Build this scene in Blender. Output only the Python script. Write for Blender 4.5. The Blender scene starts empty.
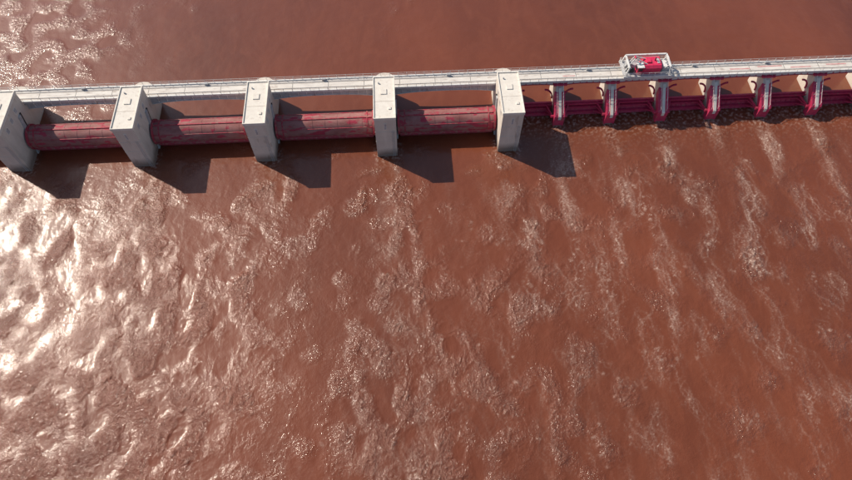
import bpy, math, numpy as np
from mathutils import Vector
rng=np.random.default_rng(11)
scene=bpy.context.scene
PSI=math.radians(3.0); TH=math.radians(60); H=123.3; FPX=636.0; CAMX=-.8

# ------------------------------------------------------------ materials
def nodes_of(name):
    m=bpy.data.materials.new(name); m.use_nodes=True
    nt=m.node_tree; b=nt.nodes['Principled BSDF']; return m,nt,b
def N(nt,t,**k):
    n=nt.nodes.new(t)
    for a,v in k.items(): setattr(n,a,v)
    return n
def surf(name,c1,c2,scale=0.6,rough=0.7,stretch=(1,1,1),c3=None,c3thr=(0.58,0.7),wet=False,metal=0.0,bump=0.15,fine=4.0):
    m,nt,b=nodes_of(name); L=nt.links.new
    geo=N(nt,'ShaderNodeNewGeometry'); mp=N(nt,'ShaderNodeMapping'); mp.inputs['Scale'].default_value=stretch
    L(geo.outputs['Position'],mp.inputs['Vector'])
    n1=N(nt,'ShaderNodeTexNoise'); n1.inputs['Scale'].default_value=scale; n1.inputs['Detail'].default_value=7; n1.inputs['Roughness'].default_value=.65
    L(mp.outputs[0],n1.inputs['Vector'])
    r=N(nt,'ShaderNodeValToRGB'); r.color_ramp.elements[0].position=.33; r.color_ramp.elements[1].position=.67
    r.color_ramp.elements[0].color=(*c1,1); r.color_ramp.elements[1].color=(*c2,1)
    L(n1.outputs['Fac'],r.inputs[0]); col=r.outputs[0]
    if c3:
        n2=N(nt,'ShaderNodeTexNoise'); n2.inputs['Scale'].default_value=scale*1.7; n2.inputs['Detail'].default_value=6
        L(mp.outputs[0],n2.inputs['Vector'])
        mr=N(nt,'ShaderNodeMapRange'); mr.inputs[1].default_value=c3thr[0]; mr.inputs[2].default_value=c3thr[1]
        L(n2.outputs['Fac'],mr.inputs[0])
        mx=N(nt,'ShaderNodeMixRGB'); L(mr.outputs[0],mx.inputs[0]); L(col,mx.inputs[1]); mx.inputs[2].default_value=(*c3,1); col=mx.outputs[0]
    if wet:
        sp=N(nt,'ShaderNodeSeparateXYZ'); L(geo.outputs['Position'],sp.inputs[0])
        nn=N(nt,'ShaderNodeMath',operation='MULTIPLY_ADD'); L(n1.outputs['Fac'],nn.inputs[0]); nn.inputs[1].default_value=-3.0; L(sp.outputs['Z'],nn.inputs[2])
        mr=N(nt,'ShaderNodeMapRange'); mr.inputs[1].default_value=-.6; mr.inputs[2].default_value=1.6; mr.inputs[3].default_value=.75; mr.inputs[4].default_value=0
        L(nn.outputs[0],mr.inputs[0])
        mx=N(nt,'ShaderNodeMixRGB'); L(mr.outputs[0],mx.inputs[0]); L(col,mx.inputs[1]); mx.inputs[2].default_value=(.11,.06,.045,1); col=mx.outputs[0]
    L(col,b.inputs['Base Color']); b.inputs['Roughness'].default_value=rough; b.inputs['Metallic'].default_value=metal
    if bump:
        n3=N(nt,'ShaderNodeTexNoise'); n3.inputs['Scale'].default_value=fine; n3.inputs['Detail'].default_value=4
        L(geo.outputs['Position'],n3.inputs['Vector'])
        bp=N(nt,'ShaderNodeBump'); bp.inputs['Strength'].default_value=bump; bp.inputs['Distance'].default_value=.1
        L(n3.outputs['Fac'],bp.inputs['Height']); L(bp.outputs[0],b.inputs['Normal'])
    return m
M={}
M['conc']=surf('concrete',(.58,.50,.43),(.70,.62,.54),.5,.85,(1,1,.3),(.44,.35,.28),(.6,.75),wet=True)
M['roof']=surf('concrete_roof',(.68,.62,.55),(.77,.72,.65),.8,.85,c3=(.55,.48,.42),c3thr=(.58,.76))
M['deck']=surf('deck_concrete',(.58,.53,.49),(.73,.69,.64),.9,.8,(.3,1,1),(.42,.36,.32))
M['white']=surf('white_painted_steel',(.62,.61,.59),(.77,.76,.74),.8,.5,c3=(.50,.42,.39))
M['grey']=surf('grey_steel',(.36,.36,.37),(.49,.49,.50),.8,.5,c3=(.30,.24,.22))
M['dark']=surf('dark_opening',(.02,.02,.02),(.035,.033,.03),1,.6,bump=0)
M['red']=surf('crimson_paint',(.46,.022,.08),(.60,.05,.12),.9,.55,c3=(.42,.13,.12))
M['redworn']=surf('worn_crimson_paint',(.30,.02,.045),(.42,.04,.07),.7,.65,c3=(.33,.12,.11),c3thr=(.48,.6))
M['roller']=surf('faded_roller_paint',(.22,.07,.065),(.36,.165,.155),.5,.72,(.45,1,1),(.36,.03,.06),(.55,.61))
M['crane_red']=surf('crane_red_paint',(.62,.02,.08),(.72,.05,.12),1.2,.4,c3=(.45,.06,.08))
M['stain']=surf('faded_red_marking',(.50,.20,.20),(.62,.42,.40),1.6,.8,(.5,1,1))
M['glass']=surf('cab_glass',(.02,.03,.04),(.03,.04,.05),1,.1,bump=0)
MK=list(M.keys())

# ------------------------------------------------------------ mesh builder
class B:
    def __init__(s): s.v=[];s.f=[];s.m=[];s.sm=[]
    def add(s,vs,fs,mat,smooth=False):
        o=len(s.v); s.v+=vs; mi=MK.index(mat)
        for f in fs: s.f.append([i+o for i in f]); s.m.append(mi); s.sm.append(smooth)
    def box(s,x0,x1,y0,y1,z0,z1,mat):
        vs=[(x,y,z) for x in(x0,x1) for y in(y0,y1) for z in(z0,z1)]
        s.add(vs,[(0,1,3,2),(4,6,7,5),(0,4,5,1),(2,3,7,6),(0,2,6,4),(1,5,7,3)],mat)
    def prism(s,poly,x0,x1,mat):   # poly in (y,z)
        n=len(poly); vs=[(x0,y,z) for y,z in poly]+[(x1,y,z) for y,z in poly]
        fs=[tuple(range(n)),tuple(range(2*n-1,n-1,-1))]+[(i,i+n,(i+1)%n+n,(i+1)%n) for i in range(n)]
        s.add(vs,fs,mat)
    def tube(s,p,q,r,mat,seg=8,cap=True,smooth=True):
        p=Vector(p);q=Vector(q);d=(q-p).normalized()
        a=d.orthogonal().normalized(); b=d.cross(a)
        vs=[];
        for e in(p,q):
            for i in range(seg):
                t=2*math.pi*i/seg; vs.append(tuple(e+a*math.cos(t)*r+b*math.sin(t)*r))
        s.add(vs,[(i,(i+1)%seg,(i+1)%seg+seg,i+seg) for i in range(seg)],mat,smooth)
        if cap: s.add(vs,[tuple(range(seg-1,-1,-1)),tuple(range(seg,2*seg))],mat)
    def beam(s,p,q,w,mat): s.tube(p,q,w*.707,mat,4,True,False)
    def out(s,name,origin=(0,0,0),parent=None,bevel=0):
        me=bpy.data.meshes.new(name); o=Vector(origin)
        me.from_pydata([tuple(Vector(v)-o) for v in s.v],[],s.f)
        for k in MK: me.materials.append(M[k])
        me.polygons.foreach_set('material_index',s.m); me.polygons.foreach_set('use_smooth',s.sm)
        me.update()
        import bmesh
        bm=bmesh.new(); bm.from_mesh(me); bmesh.ops.recalc_face_normals(bm,faces=bm.faces); bm.to_mesh(me); bm.free()
        ob=bpy.data.objects.new(name,me); ob.location=o; bpy.context.collection.objects.link(ob)
        if parent: ob.parent=parent; ob.location=o-parent.location
        if bevel:
            md=ob.modifiers.new('b','BEVEL'); md.width=bevel; md.segments=2; md.limit_method='ANGLE'
        return ob

YF=95.0; HW=2.4; ZT=13.7; UP=2.5
PX=[24-29.1*i for i in range(0,7)]
# ------------------------------------------------------------ roller gate piers
for k,c in enumerate(PX):
    b=B()
    b.prism([(YF,-5),(YF,13.2),(YF+12.5,13.2),(YF+12.5,9),(YF+16.5,9),(YF+16.5,-5)],c-HW,c+HW,'conc')
    n=12; vs=[(c,YF+16.52,-5),(c,YF+16.52,9)]
    for i in range(n+1):
        t=math.pi*i/n; vs+=[(c+HW*math.cos(t),YF+16.52+HW*math.sin(t)*.9,-5),(c+HW*math.cos(t),YF+16.52+HW*math.sin(t)*.9,9)]
    b.add(vs,[(2+2*i,4+2*i,5+2*i,3+2*i) for i in range(n)],'conc'); b.add(vs,[(1,3+2*i,5+2*i) for i in range(n)],'conc')
    b.box(c-HW-.12,c+HW+.12,YF-.12,YF+12.62,13.2,13.7,'roof')
    b.box(c-HW-.12,c-HW+.1,YF-.12,YF+12.62,13.7,13.95,'roof'); b.box(c+HW-.1,c+HW+.12,YF-.12,YF+12.62,13.7,13.95,'roof')
    b.box(c-HW+.1,c+HW-.1,YF-.12,YF+.1,13.7,13.95,'roof'); b.box(c-HW+.1,c+HW-.1,YF+12.4,YF+12.62,13.7,13.95,'roof')
    b.box(c-.8,c+.6,YF+7.2,YF+8.8,13.7,13.9,'roof')
    b.box(c+.9,c+1.5,YF+2.6,YF+3.3,13.7,13.9,'roof')
    b.tube((c-1.2,YF+10.6,13.7),(c-1.2,YF+10.6,14.1),.18,'grey')
    b.box(c-HW+.1,c+HW-.1,YF+5.1,YF+5.2,13.7,13.74,'conc')
    for sgn in(-1,1):
        xs=c+sgn*HW
        a,bx=(xs-.03,xs+.05) if sgn>0 else (xs-.05,xs+.03)
        for yy in(YF+2,YF+5,YF+8):
            b.box(a,bx,yy,yy+1.3,10.7,12.2,'roof'); b.box(a-.02 if sgn<0 else a,bx if sgn<0 else bx+.02,yy+.15,yy+1.15,10.85,12.05,'grey')
        a,bx=(xs-.02,xs+.35) if sgn>0 else (xs-.35,xs+.02)
        b.prism([(YF+5.0,-1),(YF+5.9,-1),(YF+8.9,10),(YF+8.0,10)],a,bx,'grey')
        b.prism([(YF+6.1,-1),(YF+6.5,-1),(YF+9.5,10),(YF+9.1,10)],a,bx-.1 if sgn>0 else bx,'dark')
    b.box(c-.35,c+.35,YF-.06,YF+.02,9.9,12.0,'roof'); b.box(c-.22,c+.22,YF-.09,YF-.04,10.05,11.8,'grey')
    b.box(c-HW-.03,c+HW+.03,YF-.05,YF+1,5.6,5.7,'conc'); b.box(c-HW-.03,c+HW+.03,YF-.05,YF+1,9.0,9.1,'conc')
    for xx in(c+1.45,c+1.9): b.tube((xx,YF-.25,.3),(xx,YF-.25,9.5),.04,'grey',6)
    for i in range(23): b.tube((c+1.45,YF-.25,.5+i*.4),(c+1.9,YF-.25,.5+i*.4),.025,'grey',5)
    b.out('dam_pier',(c,YF+6,0),bevel=.07)

# ------------------------------------------------------------ roller gates
GY,GZ,GR=YF+7.2,4.0,2.75
for i in range(len(PX)-1):
    x1=PX[i]-HW-.36; x0=PX[i+1]+HW+.36; b=B()
    b.tube((x0,GY,GZ),(x1,GY,GZ),GR,'roller',64)
    for xa,xb in((x0,x0+.5),(x1-.5,x1)):
        b.tube((xa,GY,GZ),(xb,GY,GZ),GR+.3,'redworn',64)
    for xa in(x0+1.6,x1-1.9): b.tube((xa,GY,GZ),(xa+.3,GY,GZ),GR+.12,'redworn',64)
    nn=8
    for j in range(1,nn):
        xx=x0+(x1-x0)*j/nn; b.tube((xx-.06,GY,GZ),(xx+.06,GY,GZ),GR+.035,'roller',64)
    for ang,mt,w in((62,'redworn',.16),(100,'redworn',.3),(150,'redworn',.12),(200,'redworn',.22)):
        a=math.radians(ang); y=GY+math.cos(a)*(GR+.02); z=GZ+math.sin(a)*(GR+.02)
        b.beam((x0+.55,y,z),(x1-.55,y,z),w,mt)
    b.prism([(GY-1.9,GZ-1.9),(GY-2.2,GZ-2.3),(GY-.6,-.9),(GY+.8,-1.2),(GY+.9,GZ-2.3)],x0+.5,x1-.5,'redworn')
    b.out('roller_gate',((x0+x1)/2,GY,GZ))

# ------------------------------------------------------------ spillway piers and tainter gates
SP=12.8; SX=[37.4+SP*i for i in range(0,12)]
SY=102.2; SW=.95
TY,TZ,TR=103.2,2.6,3.7
for c in SX:
    b=B()
    b.prism([(SY,-5),(SY,3.2),(SY+2.0,4.9),(SY+4.5,7.2),(SY+6,8.6),(SY+10,8.6),(SY+10,-5)],c-SW,c+SW,'conc')
    n=10; vs=[(c,SY+10.01,-5),(c,SY+10.01,8.6)]
    for i in range(n+1):
        t=math.pi*i/n; vs+=[(c+SW*math.cos(t),SY+10.01+SW*math.sin(t),-5),(c+SW*math.cos(t),SY+10.01+SW*math.sin(t),8.6)]
    b.add(vs,[(2+2*i,4+2*i,5+2*i,3+2*i) for i in range(n)],'conc'); b.add(vs,[(1,3+2*i,5+2*i) for i in range(n)],'conc')
    for sgn in(-1,1):
        b.tube((c+sgn*.75,SY+.3,4.4),(c+sgn*.75,SY+5.9,9.5),.05,'white',6)
        for q in(.3,2.2,4,5.9):
            zz=3.5+q*.86; b.tube((c+sgn*.75,SY+q,zz-.6),(c+sgn*.75,SY+q,zz+.95),.04,'white',6)
        b.box(c+sgn*SW-.25,c+sgn*SW+.25,TY-.5,TY+.5,TZ-.8,TZ+.6,'conc')
        x=c+sgn*(SW+.14)
        b.prism([(SY-.1,.2),(SY-.1,3.45),(SY+2.2,5.3),(SY+4.6,7.5),(SY+4.6,5.2),(SY+1.6,2.6),(SY+1.4,.2)],min(x-.19,x+.19),max(x-.19,x+.19),'red')
    b.prism([(SY-.08,.4),(SY-.08,3.3),(SY+1.98,5.05),(SY+4.5,7.35),(SY+4.6,7.0),(SY+.1,3.0),(SY+.1,.4)],c-.92,c+.92,'red')
    b.prism([(SY-.14,2.4),(SY-.14,3.42),(SY+2.0,5.25),(SY+5.1,8.1),(SY+5.1,7.7)],c-.3,c+.42,'roof')
    b.box(c-1.6,c+1.6,SY+5.15,SY+6.9,8.62,9.1,'red')
    b.out('spillway_pier',(c,SY+5,0),bevel=.04)
edges=[24+HW]+[x for x in SX]
for i in range(len(edges)-1):
    x0=edges[i]+(SW if i else 0)+.36; x1=edges[i+1]-SW-.36; b=B()
    ang=[math.radians(a) for a in np.linspace(-62,18,16)]
    prof=[(TY+TR*math.cos(a),TZ+TR*math.sin(a)) for a in ang]+[(TY+(TR-.12)*math.cos(a),TZ+(TR-.12)*math.sin(a)) for a in reversed(ang)]
    for j in range(15):
        b.prism([prof[j],prof[j+1],prof[30-j],prof[31-j]],x0,x1,'red')
    for a in(12,-8,-34):
        a=math.radians(a); y=TY+(TR-.45)*math.cos(a); z=TZ+(TR-.45)*math.sin(a)
        b.box(x0,x1,y-.25,y+.3,z-.2,z+.2,'red')
    for j in range(1,8):
        xx=x0+(x1-x0)*j/8
        for jj in range(0,15,3):
            p=prof[jj];q=prof[jj+3]; b.beam((xx,p[0]-.2,p[1]),(xx,q[0]-.2,q[1]),.14,'red')
    b.box(x0,x1,prof[15][0]-.25,prof[15][0]+.2,prof[15][1]+.01,prof[15][1]+.16,'red')
    for xs,sg in((x0,1),(x1,-1)):
        for a in(12,-8,-34):
            a=math.radians(a); b.beam((xs+.25*sg,TY,TZ),(xs+1.5*sg,TY+(TR-.5)*math.cos(a),TZ+(TR-.5)*math.sin(a)),.3,'red')
        # arched bracing plate rising from the gate ends towards the bridge
        for q in range(6):
            t0=q/6*math.pi/2;t1=(q+1)/6*math.pi/2; R=2.2
            p=lambda t:(xs+sg*(R-R*math.cos(t)),TY+TR+.9,prof[15][1]+3.0-(R-R*math.sin(t))*1.4+.4)
            b.beam(p(t0),p(t1),.34,'red')
        b.tube((xs-.1*sg,TY,TZ),(xs+.7*sg,TY,TZ),.4,'red',14)
    b.out('tainter_gate',((x0+x1)/2,TY,TZ))

# ------------------------------------------------------------ service bridge
BY0,BY1,BZ=YF+12.7,YF+16.4,10.0
b=B(); XA,XB=-155,175
b.box(XA,XB,BY0,BY1,BZ-.3,BZ,'deck')
b.box(XA,XB,BY0-.12,BY0+.2,BZ-.35,BZ+.22,'white'); b.box(XA,XB,BY1-.2,BY1+.12,BZ-.35,BZ+.22,'white')
for y in(BY0+.95,BY1-.95):
    b.box(XA,XB,y-.06,y+.06,BZ,BZ+.13,'grey'); b.box(XA,XB,y-.2,y+.2,BZ,BZ+.03,'conc')
x=XA
while x<XB:
    b.box(x-.04,x+.04,BY0+.22,BY1-.22,BZ,BZ+.015,'dark'); x+=8.533
for y in(BY0-.03,BY1+.03):
    for z in(.62,1.12): b.tube((XA,y,BZ+z),(XB,y,BZ+z),.035,'white',6)
    x=XA
    while x<=XB: b.tube((x,y,BZ+.2),(x,y,BZ+1.12),.05,'white',6); x+=2.1
def girder(xa,xb,y,d0,d1,mat,mat2,n=14):
    top=BZ-.36; T=.09
    def zb(t): return top-(d0+(d1-d0)*abs(2*t-1)**2.6)
    vs=[];
    for j in range(n+1):
        t=j/n; xx=xa+(xb-xa)*t
        for yy in(y-T,y+T): vs+=[(xx,yy,top),(xx,yy,zb(t))]
    fs=[]
    for j in range(n):
        o=4*j; fs+=[(o,o+1,o+5,o+4),(o+2,o+6,o+7,o+3)]
    b.add(vs,fs,mat)
    for j in range(n):
        t0=j/n;t1=(j+1)/n
        xa2=xa+(xb-xa)*t0; xb2=xa+(xb-xa)*t1
        b.add([(xa2,y-.3,zb(t0)),(xb2,y-.3,zb(t1)),(xb2,y+.3,zb(t1)),(xa2,y+.3,zb(t0)),(xa2,y-.3,zb(t0)-.08),(xb2,y-.3,zb(t1)-.08),(xb2,y+.3,zb(t1)-.08),(xa2,y+.3,zb(t0)-.08)],
              [(0,1,2,3),(7,6,5,4),(0,4,5,1),(2,6,7,3)],mat2)
        b.box(xa2-.05,xa2+.05,y-.24,y-T,zb(t0),top,mat2)
for i in range(len(PX)-1):
    for y in(BY0+.35,BY1-.35): girder(PX[i+1]+.2,PX[i]-.2,y,1.3,2.6,'grey','white')
prev=24
for c in SX:
    girder(prev,c,BY0+.35,.7,1.35,'white','red',8); girder(prev,c,BY1-.35,.7,1.35,'white','red',8); prev=c
for (xa,xb,y0,y1) in((79,84,BY0+1.5,BY0+1.9),(86,92,BY1-1.7,BY1-1.3),(94,99,BY0+1.4,BY0+1.8),(38,41,BY0+1.4,BY0+1.7),(103,108,BY1-1.8,BY1-1.4)):
    b.box(xa,xb,y0,y1,BZ,BZ+.02,'stain')
for xx in(44,70,88,-20,-48,-77,10): b.box(xx,xx+.9,BY1-.75,BY1-.3,BZ,BZ+.7,'grey')
b.out('service_bridge',(0,BY0+2,BZ))

# ------------------------------------------------------------ maintenance crane on the bridge rails
cx,cy,cz=58.0,BY0+1.85,BZ+.13
par=bpy.data.objects.new('rail_crane',None); par.location=(cx,cy,cz); bpy.context.collection.objects.link(par)
b=B()
for sx in(-4.1,-2.6,2.6,4.1):
    for sy in(-.9,.9): b.tube((cx+sx,cy+sy-.1,cz+.42),(cx+sx,cy+sy+.1,cz+.42),.42,'dark',18)
for sy in(-.7,.7): b.box(cx-5,cx-1.8,cy+sy-.14,cy+sy+.14,cz+.3,cz+.75,'grey'); b.box(cx+1.8,cx+5,cy+sy-.14,cy+sy+.14,cz+.3,cz+.75,'grey')
b.out('wheel_bogies',(cx,cy,cz),par)
b=B()
b.box(cx-5.9,cx+5.9,cy-2.6,cy+2.8,cz+.85,cz+1.15,'grey')
for sy in(-2.6,2.8): b.box(cx-5.9,cx+5.9,cy+sy-.1,cy+sy+.1,cz+.6,cz+1.25,'white')
b.out('chassis_platform',(cx,cy,cz),par,.03)
b=B()
b.prism([(cy-1.9,cz+1.16),(cy-1.9,cz+2.9),(cy-1.3,cz+3.4),(cy+1.5,cz+3.4),(cy+2.0,cz+2.9),(cy+2.0,cz+1.16)],cx-1.3,cx+2.9,'crane_red')
b.box(cx-.6,cx+.5,cy-.6,cy+.6,cz+3.4,cz+3.75,'crane_red'); b.tube((cx+1.6,cy+.2,cz+3.4),(cx+1.6,cy+.2,cz+4.3),.16,'dark',10)
b.box(cx+2.0,cx+2.6,cy-.8,cy+.8,cz+3.4,cz+3.55,'grey')
b.out('engine_house',(cx,cy,cz),par,.08)
b=B()
b.box(cx-2.9,cx-1.4,cy-2.0,cy-.3,cz+1.16,cz+3.3,'crane_red'); b.box(cx-3.0,cx-1.35,cy-2.1,cy-.2,cz+3.3,cz+3.45,'white')
b.box(cx-2.93,cx-2.88,cy-1.8,cy-.5,cz+2.2,cz+3.1,'glass'); b.box(cx-2.7,cx-1.6,cy-2.04,cy-1.98,cz+2.2,cz+3.1,'glass')
b.out('operator_cab',(cx,cy,cz),par,.03)
b=B()
P=[(-5.4,-2.2),(-5.4,2.4),(5.2,2.4),(5.2,-2.2)]
for (x,y) in P: b.beam((cx+x,cy+y,cz+1.15),(cx+x*.93,cy+y*.93,cz+3.4),.28,'white')
for i in range(4):
    p=P[i];q=P[(i+1)%4]
    if i!=3: b.beam((cx+p[0]*.93,cy+p[1]*.93,cz+3.4),(cx+q[0]*.93,cy+q[1]*.93,cz+3.4),.36,'white')
for sx in(-1,1):
    for y in(-1.2,.2,1.4): b.beam((cx+sx*4.9,cy+y,cz+3.4),(cx+sx*3.2,cy+y*.9,cz+1.2),.15,'white')
for s in(-1,1):
    b.beam((cx-.4,cy+s*.9,cz+3.3),(cx-3.6,cy+s*.3,cz+4.9),.2,'white')
    b.beam((cx-3.6,cy+s*.3,cz+4.9),(cx-5.2,cy+s*.6,cz+1.2),.16,'white')
b.beam((cx-3.6,cy-.4,cz+4.9),(cx-3.6,cy+.4,cz+4.9),.25,'crane_red')
b.out('lifting_frame',(cx,cy,cz),par)
b=B()
b.box(cx+3.4,cx+4.9,cy-1.3,cy+1.5,cz+1.16,cz+2.3,'grey'); b.box(cx+3.6,cx+4.7,cy-1.0,cy+1.2,cz+2.3,cz+2.5,'white')
b.box(cx-4.9,cx-3.5,cy+.3,cy+1.8,cz+1.16,cz+2.4,'grey'); b.tube((cx-4.8,cy-1,cz+1.8),(cx-3.4,cy-1,cz+1.8),.55,'dark',16)
b.out('winch_and_lockers',(cx,cy,cz),par,.04)
b=B()
for y in(-2.55,2.75):
    for z in(1.7,2.2): b.tube((cx-5.85,cy+y,cz+z),(cx+5.85,cy+y,cz+z),.04,'white',6)
    for i in range(9): b.tube((cx-5.85+i*1.4625,cy+y,cz+1.15),(cx-5.85+i*1.4625,cy+y,cz+2.2),.04,'white',6)
for x in(-5.85,5.85):
    for z in(1.7,2.2): b.tube((cx+x,cy-2.55,cz+z),(cx+x,cy+2.75,cz+z),.04,'white',6)
b.out('guard_rails',(cx,cy,cz),par)

# ------------------------------------------------------------ water fields
def fnoise(ny,nx,dx,L,w=.4,ax=1.,ay=1.,rot=0.):   # ay>1 : features longer along Y (flow)
    kx=np.fft.fftfreq(nx,dx)[None,:]; ky=np.fft.fftfreq(ny,dx)[:,None]
    c,s=math.cos(rot),math.sin(rot); a=(kx*c+ky*s)*ax; d=(-kx*s+ky*c)*ay
    k=np.sqrt(a*a+d*d)+1e-9
    F=np.exp(-(np.log(k*L))**2/(2*w*w))
    z=np.fft.ifft2(np.fft.fft2(rng.standard_normal((ny,nx)))*F).real
    return z/z.std()
def gblur(a,dx,s):
    ny,nx=a.shape; kx=np.fft.fftfreq(nx,dx)[None,:]; ky=np.fft.fftfreq(ny,dx)[:,None]
    return np.fft.ifft2(np.fft.fft2(a)*np.exp(-2*(math.pi*s)**2*(kx*kx+ky*ky))).real
DX=.25
def warp(a,ux,uy):
    ny,nx=a.shape; I,J=np.meshgrid(np.arange(ny),np.arange(nx),indexing='ij')
    fi=I+uy/DX; fj=J+ux/DX; i0=np.floor(fi).astype(int); j0=np.floor(fj).astype(int); ti=fi-i0; tj=fj-j0
    g=lambda i,j:a[i%ny,j%nx]
    return g(i0,j0)*(1-ti)*(1-tj)+g(i0+1,j0)*ti*(1-tj)+g(i0,j0+1)*(1-ti)*tj+g(i0+1,j0+1)*ti*tj
def curly(ny,nx,L,amp,ay=1.5,p=2.5,k=1.5,w=.45):
    u=fnoise(ny,nx,DX,L*2.2)*amp*L; v=fnoise(ny,nx,DX,L*2.2)*amp*L
    a=warp(fnoise(ny,nx,DX,L,w,1,ay),u,v)
    r=np.clip(1-np.abs(a)*k,0,1)
    return r**p
def advect(x0,y0,nx,ny,seeds,steps,ds,turb,conv,groups,fan):
    dens=np.zeros(nx*ny)
    per=np.array_split(rng.permutation(len(seeds)),groups)
    big=fnoise(ny,nx,DX,34)
    for g in range(groups):
        psi=big*34/6.28*.25+fnoise(ny,nx,DX,16,.4,1,1.5)*16/6.28*turb+fnoise(ny,nx,DX,7,.4,1,1.2)*7/6.28*turb*.6+fnoise(ny,nx,DX,2.6)*2.6/6.28*turb*.55
        phi=fnoise(ny,nx,DX,8)*8/6.28*conv+fnoise(ny,nx,DX,3)*3/6.28*conv
        py,px=np.gradient(psi,DX); gy,gx=np.gradient(phi,DX)
        U=py+gx; V=-px+gy
        p=seeds[per[g]].copy(); w=rng.uniform(.3,1,len(p)); life=rng.exponential(28,len(p))+3
        for st in range(steps):
            ix=((p[:,0]-x0)/DX).astype(int); iy=((p[:,1]-y0)/DX).astype(int)
            ok=(ix>=0)&(ix<nx)&(iy>=0)&(iy<ny)&(st*ds<life)
            p=p[ok];w=w[ok];life=life[ok];ix=ix[ok];iy=iy[ok]
            if len(p)==0: break
            dens+=np.bincount(iy*nx+ix,w,nx*ny)
            grow=min(1,.4+st*ds/25)
            u=U[iy,ix]*grow+fan*p[:,0]/100; v=V[iy,ix]*grow*.65-1
            sp=np.sqrt(u*u+v*v)+1e-6
            p[:,0]+=u/sp*ds; p[:,1]+=v/sp*ds
    return dens.reshape(ny,nx)

def sheet(name,x0,x1,y0,y1,z,height,attrs,ext,mat):
    ny,nx=height.shape
    X,Y=np.meshgrid(np.linspace(x0,x1,nx),np.linspace(y0,y1,ny))
    co=np.stack([X,Y,height+z],-1).reshape(-1,3)
    i=np.arange(nx-1)[None,:]+nx*np.arange(ny-1)[:,None]; i=i.ravel()
    fc=np.stack([i,i+1,i+1+nx,i+nx],-1)
    nv=len(co)
    ev=[];ef=[]
    for (a,c,d,e) in ext:
        o=nv+len(ev); ev+=[(a,d,z),(c,d,z),(c,e,z),(a,e,z)]; ef.append([o,o+1,o+2,o+3])
    if ev: co=np.vstack([co,np.array(ev)]); fc=np.vstack([fc,np.array(ef)])
    me=bpy.data.meshes.new(name)
    me.vertices.add(len(co)); me.vertices.foreach_set('co',co.astype(np.float32).ravel())
    me.loops.add(fc.size); me.loops.foreach_set('vertex_index',fc.astype(np.int32).ravel())
    me.polygons.add(len(fc)); me.polygons.foreach_set('loop_start',(np.arange(len(fc))*4).astype(np.int32))
    me.polygons.foreach_set('use_smooth',np.ones(len(fc),bool))
    me.update(calc_edges=True); me.validate()
    for k,a in attrs.items():
        at=me.attributes.new(k,'FLOAT','POINT'); v=np.zeros(len(co),np.float32); v[:nv]=a.ravel(); at.data.foreach_set('value',v)
    me.materials.append(mat)
    ob=bpy.data.objects.new(name,me); bpy.context.collection.objects.link(ob); return ob

# ---- water material
m,nt,bs=nodes_of('muddy_river_water'); L=nt.links.new
geo=N(nt,'ShaderNodeNewGeometry'); pos=geo.outputs['Position']
def noise(scale,det=4,rough=.55,stretch=None,dist=0):
    n=N(nt,'ShaderNodeTexNoise'); n.inputs['Scale'].default_value=scale; n.inputs['Detail'].default_value=det; n.inputs['Roughness'].default_value=rough; n.inputs['Distortion'].default_value=dist
    if stretch:
        mp=N(nt,'ShaderNodeMapping'); mp.inputs['Scale'].default_value=stretch; L(pos,mp.inputs['Vector']); L(mp.outputs[0],n.inputs['Vector'])
    else: L(pos,n.inputs['Vector'])
    return n.outputs['Fac']
def math_(op,a,c,clamp=False):
    n=N(nt,'ShaderNodeMath',operation=op); n.use_clamp=clamp
    for i,v in enumerate((a,c)):
        if isinstance(v,(int,float)): n.inputs[i].default_value=v
        else: L(v,n.inputs[i])
    return n.outputs[0]
def mixc(f,a,c):
    n=N(nt,'ShaderNodeMixRGB')
    if isinstance(f,float): n.inputs[0].default_value=f
    else: L(f,n.inputs[0])
    for i,v in((1,a),(2,c)):
        if isinstance(v,tuple): n.inputs[i].default_value=(*v,1)
        else: L(v,n.inputs[i])
    return n.outputs[0]
at=N(nt,'ShaderNodeAttribute',attribute_name='foam'); at2=N(nt,'ShaderNodeAttribute',attribute_name='turb')
foam=at.outputs['Fac']; turb=at2.outputs['Fac']
big=noise(.022,5,.6,(1,.5,1)); mr=N(nt,'ShaderNodeMapRange'); L(big,mr.inputs[0]); mr.inputs[1].default_value=.35; mr.inputs[2].default_value=.65
c=mixc(mr.outputs[0],(.132,.035,.015),(.192,.051,.022))
med=noise(.2,6,.65,(1,.4,1),1.5); mr2=N(nt,'ShaderNodeMapRange'); L(med,mr2.inputs[0]); mr2.inputs[1].default_value=.45; mr2.inputs[2].default_value=.75
c=mixc(math_('MULTIPLY',mr2.outputs[0],.4),c,(.225,.067,.031))
br=noise(2.2,6,.8); ff=math_('MULTIPLY',foam,math_('MULTIPLY',math_('SUBTRACT',br,.36),4.2),True)
c=mixc(ff,c,(.66,.49,.40))
L(c,bs.inputs['Base Color'])
L(math_('ADD',math_('MULTIPLY',ff,.3),.38,True),bs.inputs['Roughness'])
bs.inputs['IOR'].default_value=1.35
bs.inputs['Coat Weight'].default_value=1.0; bs.inputs['Coat Roughness'].default_value=.11; bs.inputs['Coat IOR'].default_value=1.37
h=math_('ADD',math_('MULTIPLY',noise(1.3,4,.6,None,1.2),.06),math_('MULTIPLY',noise(3.4,3,.6,None,.8),.035))
h=math_('MULTIPLY',h,math_('ADD',math_('MULTIPLY',turb,2.6),.5))
bp=N(nt,'ShaderNodeBump'); bp.inputs['Strength'].default_value=1; bp.inputs['Distance'].default_value=1.0
L(h,bp.inputs['Height']); L(bp.outputs[0],bs.inputs['Normal']); L(bp.outputs[0],bs.inputs['Coat Normal'])
WM=m

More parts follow.
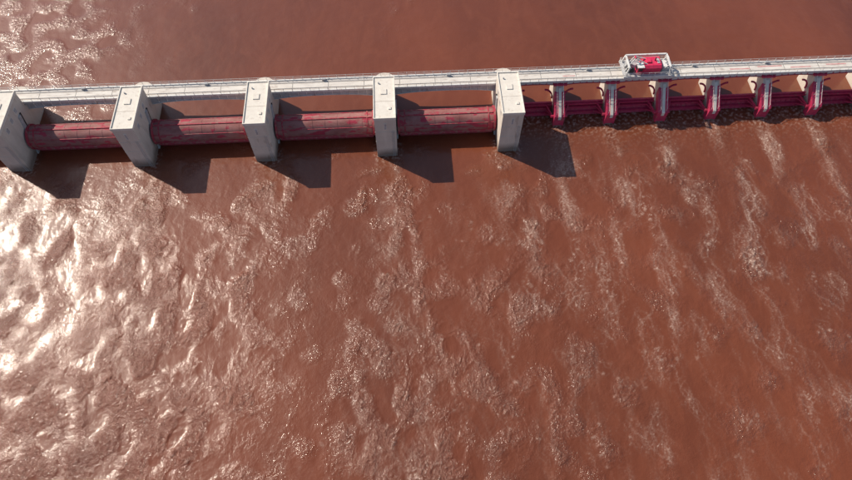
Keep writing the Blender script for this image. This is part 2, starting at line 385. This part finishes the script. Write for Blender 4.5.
# ---- downstream
x0,x1,y0,y1=-140,140,6,107.0
nx=int((x1-x0)/DX)+1; ny=int((y1-y0)/DX)+1
X,Y=np.meshgrid(np.linspace(x0,x1,nx),np.linspace(y0,y1,ny))
sd=[]
for c in PX[:6]:
    for e,k in((-HW,400),(HW,800),(0,300)):
        sd.append(np.stack([c+e+rng.normal(0,.8,k),YF-.2-rng.exponential(10,k)],-1))
for c in SX[:8]:
    for e in(-SW,SW): sd.append(np.stack([c+e+rng.normal(0,.3,800),SY-.1-rng.exponential(10.,800)],-1))
for k in range(620):
    xx=rng.uniform(-118,120); n=rng.integers(20,90) if xx>0 else rng.integers(10,60); yy=rng.uniform(15,98)
    sd.append(np.stack([xx+rng.normal(0,.12,n),yy+rng.normal(0,1.5,n)],-1))
sd=np.vstack(sd)
D=advect(x0,y0,nx,ny,sd,300,.28,.55,.40,12,.14)
streak=gblur(D,DX,1.3); streak=np.clip(streak/np.percentile(streak,97),0,1.2)
D=np.clip(gblur(D,DX,.06),0,None); D/=np.percentile(D[D>.05],99)
patch=np.clip(fnoise(ny,nx,DX,12,.6,1,1.8)*.6+.45,.05,1.3)
k1=curly(ny,nx,5.0,.8,1.5,3.5,3.2,.7); k2=curly(ny,nx,2.4,.8,1.3,2.5,2.8,.6)
gate=np.clip(fnoise(ny,nx,DX,3.5,.6,1,1.3)*.8+.1,0,1.2)
foam_=np.clip(D,0,1)*patch*.42+(k1*1.0+k2*.6)*gate*np.clip(streak*1.3-.05,0,1)*patch*.9
foam_=np.clip(foam_,0,1)*np.clip(.66+X/120,.25,1.0)
wide=gblur(D,DX,2.5); wide=wide/np.percentile(wide,95)
mx=fnoise(ny,nx,DX,45)*4+fnoise(ny,nx,DX,16,.4,1,1.3)*2
ctr=[(-92,-.10,6),(-63,-.02,5),(-57,.10,3),(-33,-.24,4.2),(-5,-.05,3.4),(1,.10,3.2),(25,.05,3.2),(-80,.0,4)]
T=np.zeros_like(X)
for (c,dr,wd) in ctr:
    s=(YF-Y); xc=c+dr*s+mx; ww=wd*(.5+s/50)
    T+=np.exp(-((X-xc)/ww)**2)*np.clip(s/6,0,1)*(1.0 if c<-20 else .8)
T+=.40*wide
boils=np.clip(fnoise(ny,nx,DX,15,.5)*.7-.35,0,1)*.7
T*=np.clip(.7+.6*fnoise(ny,nx,DX,9,.5,1,1.4),.05,1.8)
T+=boils
turb_=np.clip(T,0,1.3)
edge=np.exp(-np.clip(SY+1-Y,0,None)/3.)*(X>26)*np.clip(fnoise(ny,nx,DX,1.6,.6)*.6-.05,0,1)*.8
pier_wash=np.zeros_like(X)
for c in PX: pier_wash+=np.exp(-(np.abs(X-c)-HW-.2).clip(0)**2/.6)*np.exp(-np.clip(YF-Y,0,None)/1.6)*(Y<YF+4)
for c in SX: pier_wash+=np.exp(-(np.abs(X-c)-SW).clip(0)**2/.8)*np.exp(-np.clip(SY-Y,0,None)/4.5)
foam_=np.clip(foam_+edge+pier_wash*np.clip(fnoise(ny,nx,DX,1.4,.6)*.6+.15,0,1)*.75,0,1)
c1=curly(ny,nx,4.5,.6); c2=curly(ny,nx,1.9,.6)
h=fnoise(ny,nx,DX,9,.3,1,1)*.020*(.6+turb_)+fnoise(ny,nx,DX,2.6,.35)*.007*(.8+2*turb_)
h+=turb_*(c1*.13+c2*.08)
h+=(c1*.02+c2*.008)
h+=gblur(foam_,DX,.2)*.12
foam_=np.clip(foam_+np.clip(c1*turb_-.6,0,1)*1.2*np.clip(fnoise(ny,nx,DX,3)*.6,0,1),0,1)
ed=np.minimum(np.minimum(X-x0,x1-X),Y-y0); h*=np.clip(ed/3,0,1)
W=6000
sheet('river_water',x0,x1,y0,y1,0.0,h,{'foam':foam_,'turb':turb_},[(-W,x0,y0,y1),(x1,W,y0,y1),(-W,W,-W,y0)],WM)

def upstream(name,xa,xb,ya,yb,ext,sp):
    nx=int((xb-xa)/DX)+1; ny=int((yb-ya)/DX)+1
    X,Y=np.meshgrid(np.linspace(xa,xb,nx),np.linspace(ya,yb,ny))
    t=np.clip((-66-X+(Y-140)*.1+fnoise(ny,nx,DX,20)*8)/22,0,1)*.7
    if sp==0: t+=.3*np.exp(-((X+4-(Y-120)*.1-fnoise(ny,nx,DX,20)*1.5)/2.2)**2)*np.clip((Y-125)/10,0,1)
    t*=np.clip(.6+.6*fnoise(ny,nx,DX,8),0,1.6)
    c1=curly(ny,nx,4.,.55); c2=curly(ny,nx,2.,.6)
    h=fnoise(ny,nx,DX,8,.35)*.010+fnoise(ny,nx,DX,3,.35)*.004+(c1*.14+c2*.07)*t+c1*.006
    fo=np.clip(c1*t-.45,0,1)*1.0
    ed=np.minimum(np.minimum(X-xa,xb-X),yb-Y); h*=np.clip(ed/3,0,1)
    return sheet(name,xa,xb,ya,yb,UP,h,{'foam':fo,'turb':t-.08},ext,WM)
upstream('river_water',-140,26,GY,170,[(-W,-140,GY,170),(-W,W,170,W)],0)
upstream('river_water',26,150,106.8,170,[(150,W,106.8,170)],1)

# ------------------------------------------------------------ light, sky, camera
rt=np.array([math.cos(PSI),-math.sin(PSI)]); fw=np.array([math.sin(PSI),math.cos(PSI)])
d=-.87*rt+.5*fw; d/=np.linalg.norm(d); EL=math.radians(42)
ts=Vector((d[0]*math.cos(EL),d[1]*math.cos(EL),math.sin(EL)))
sl=bpy.data.lights.new('sun','SUN'); sl.energy=5.0; sl.angle=math.radians(.5); sl.color=(1,.91,.77)
so=bpy.data.objects.new('sun',sl); so.rotation_euler=(-ts).to_track_quat('-Z','Y').to_euler(); so.location=(0,0,200); bpy.context.collection.objects.link(so)
w=bpy.data.worlds.new('World'); scene.world=w; w.use_nodes=True; nt=w.node_tree
sk=nt.nodes.new('ShaderNodeTexSky'); sk.sky_type='NISHITA'; sk.sun_disc=False; sk.sun_elevation=EL; sk.sun_rotation=math.atan2(ts.x,ts.y)
nt.links.new(sk.outputs[0],nt.nodes['Background'].inputs[0]); nt.nodes['Background'].inputs[1].default_value=.10
cam=bpy.data.cameras.new('camera'); co=bpy.data.objects.new('camera',cam); bpy.context.collection.objects.link(co)
cam.sensor_width=36; cam.lens=36*FPX/852; cam.clip_end=20000; cam.clip_start=1
co.location=(CAMX,0,H)
f=Vector((math.sin(PSI)*math.cos(TH),math.cos(PSI)*math.cos(TH),-math.sin(TH)))
co.rotation_euler=f.to_track_quat('-Z','Y').to_euler()
scene.camera=co
scene.view_settings.view_transform='Standard'; scene.view_settings.look='None'; scene.view_settings.exposure=0
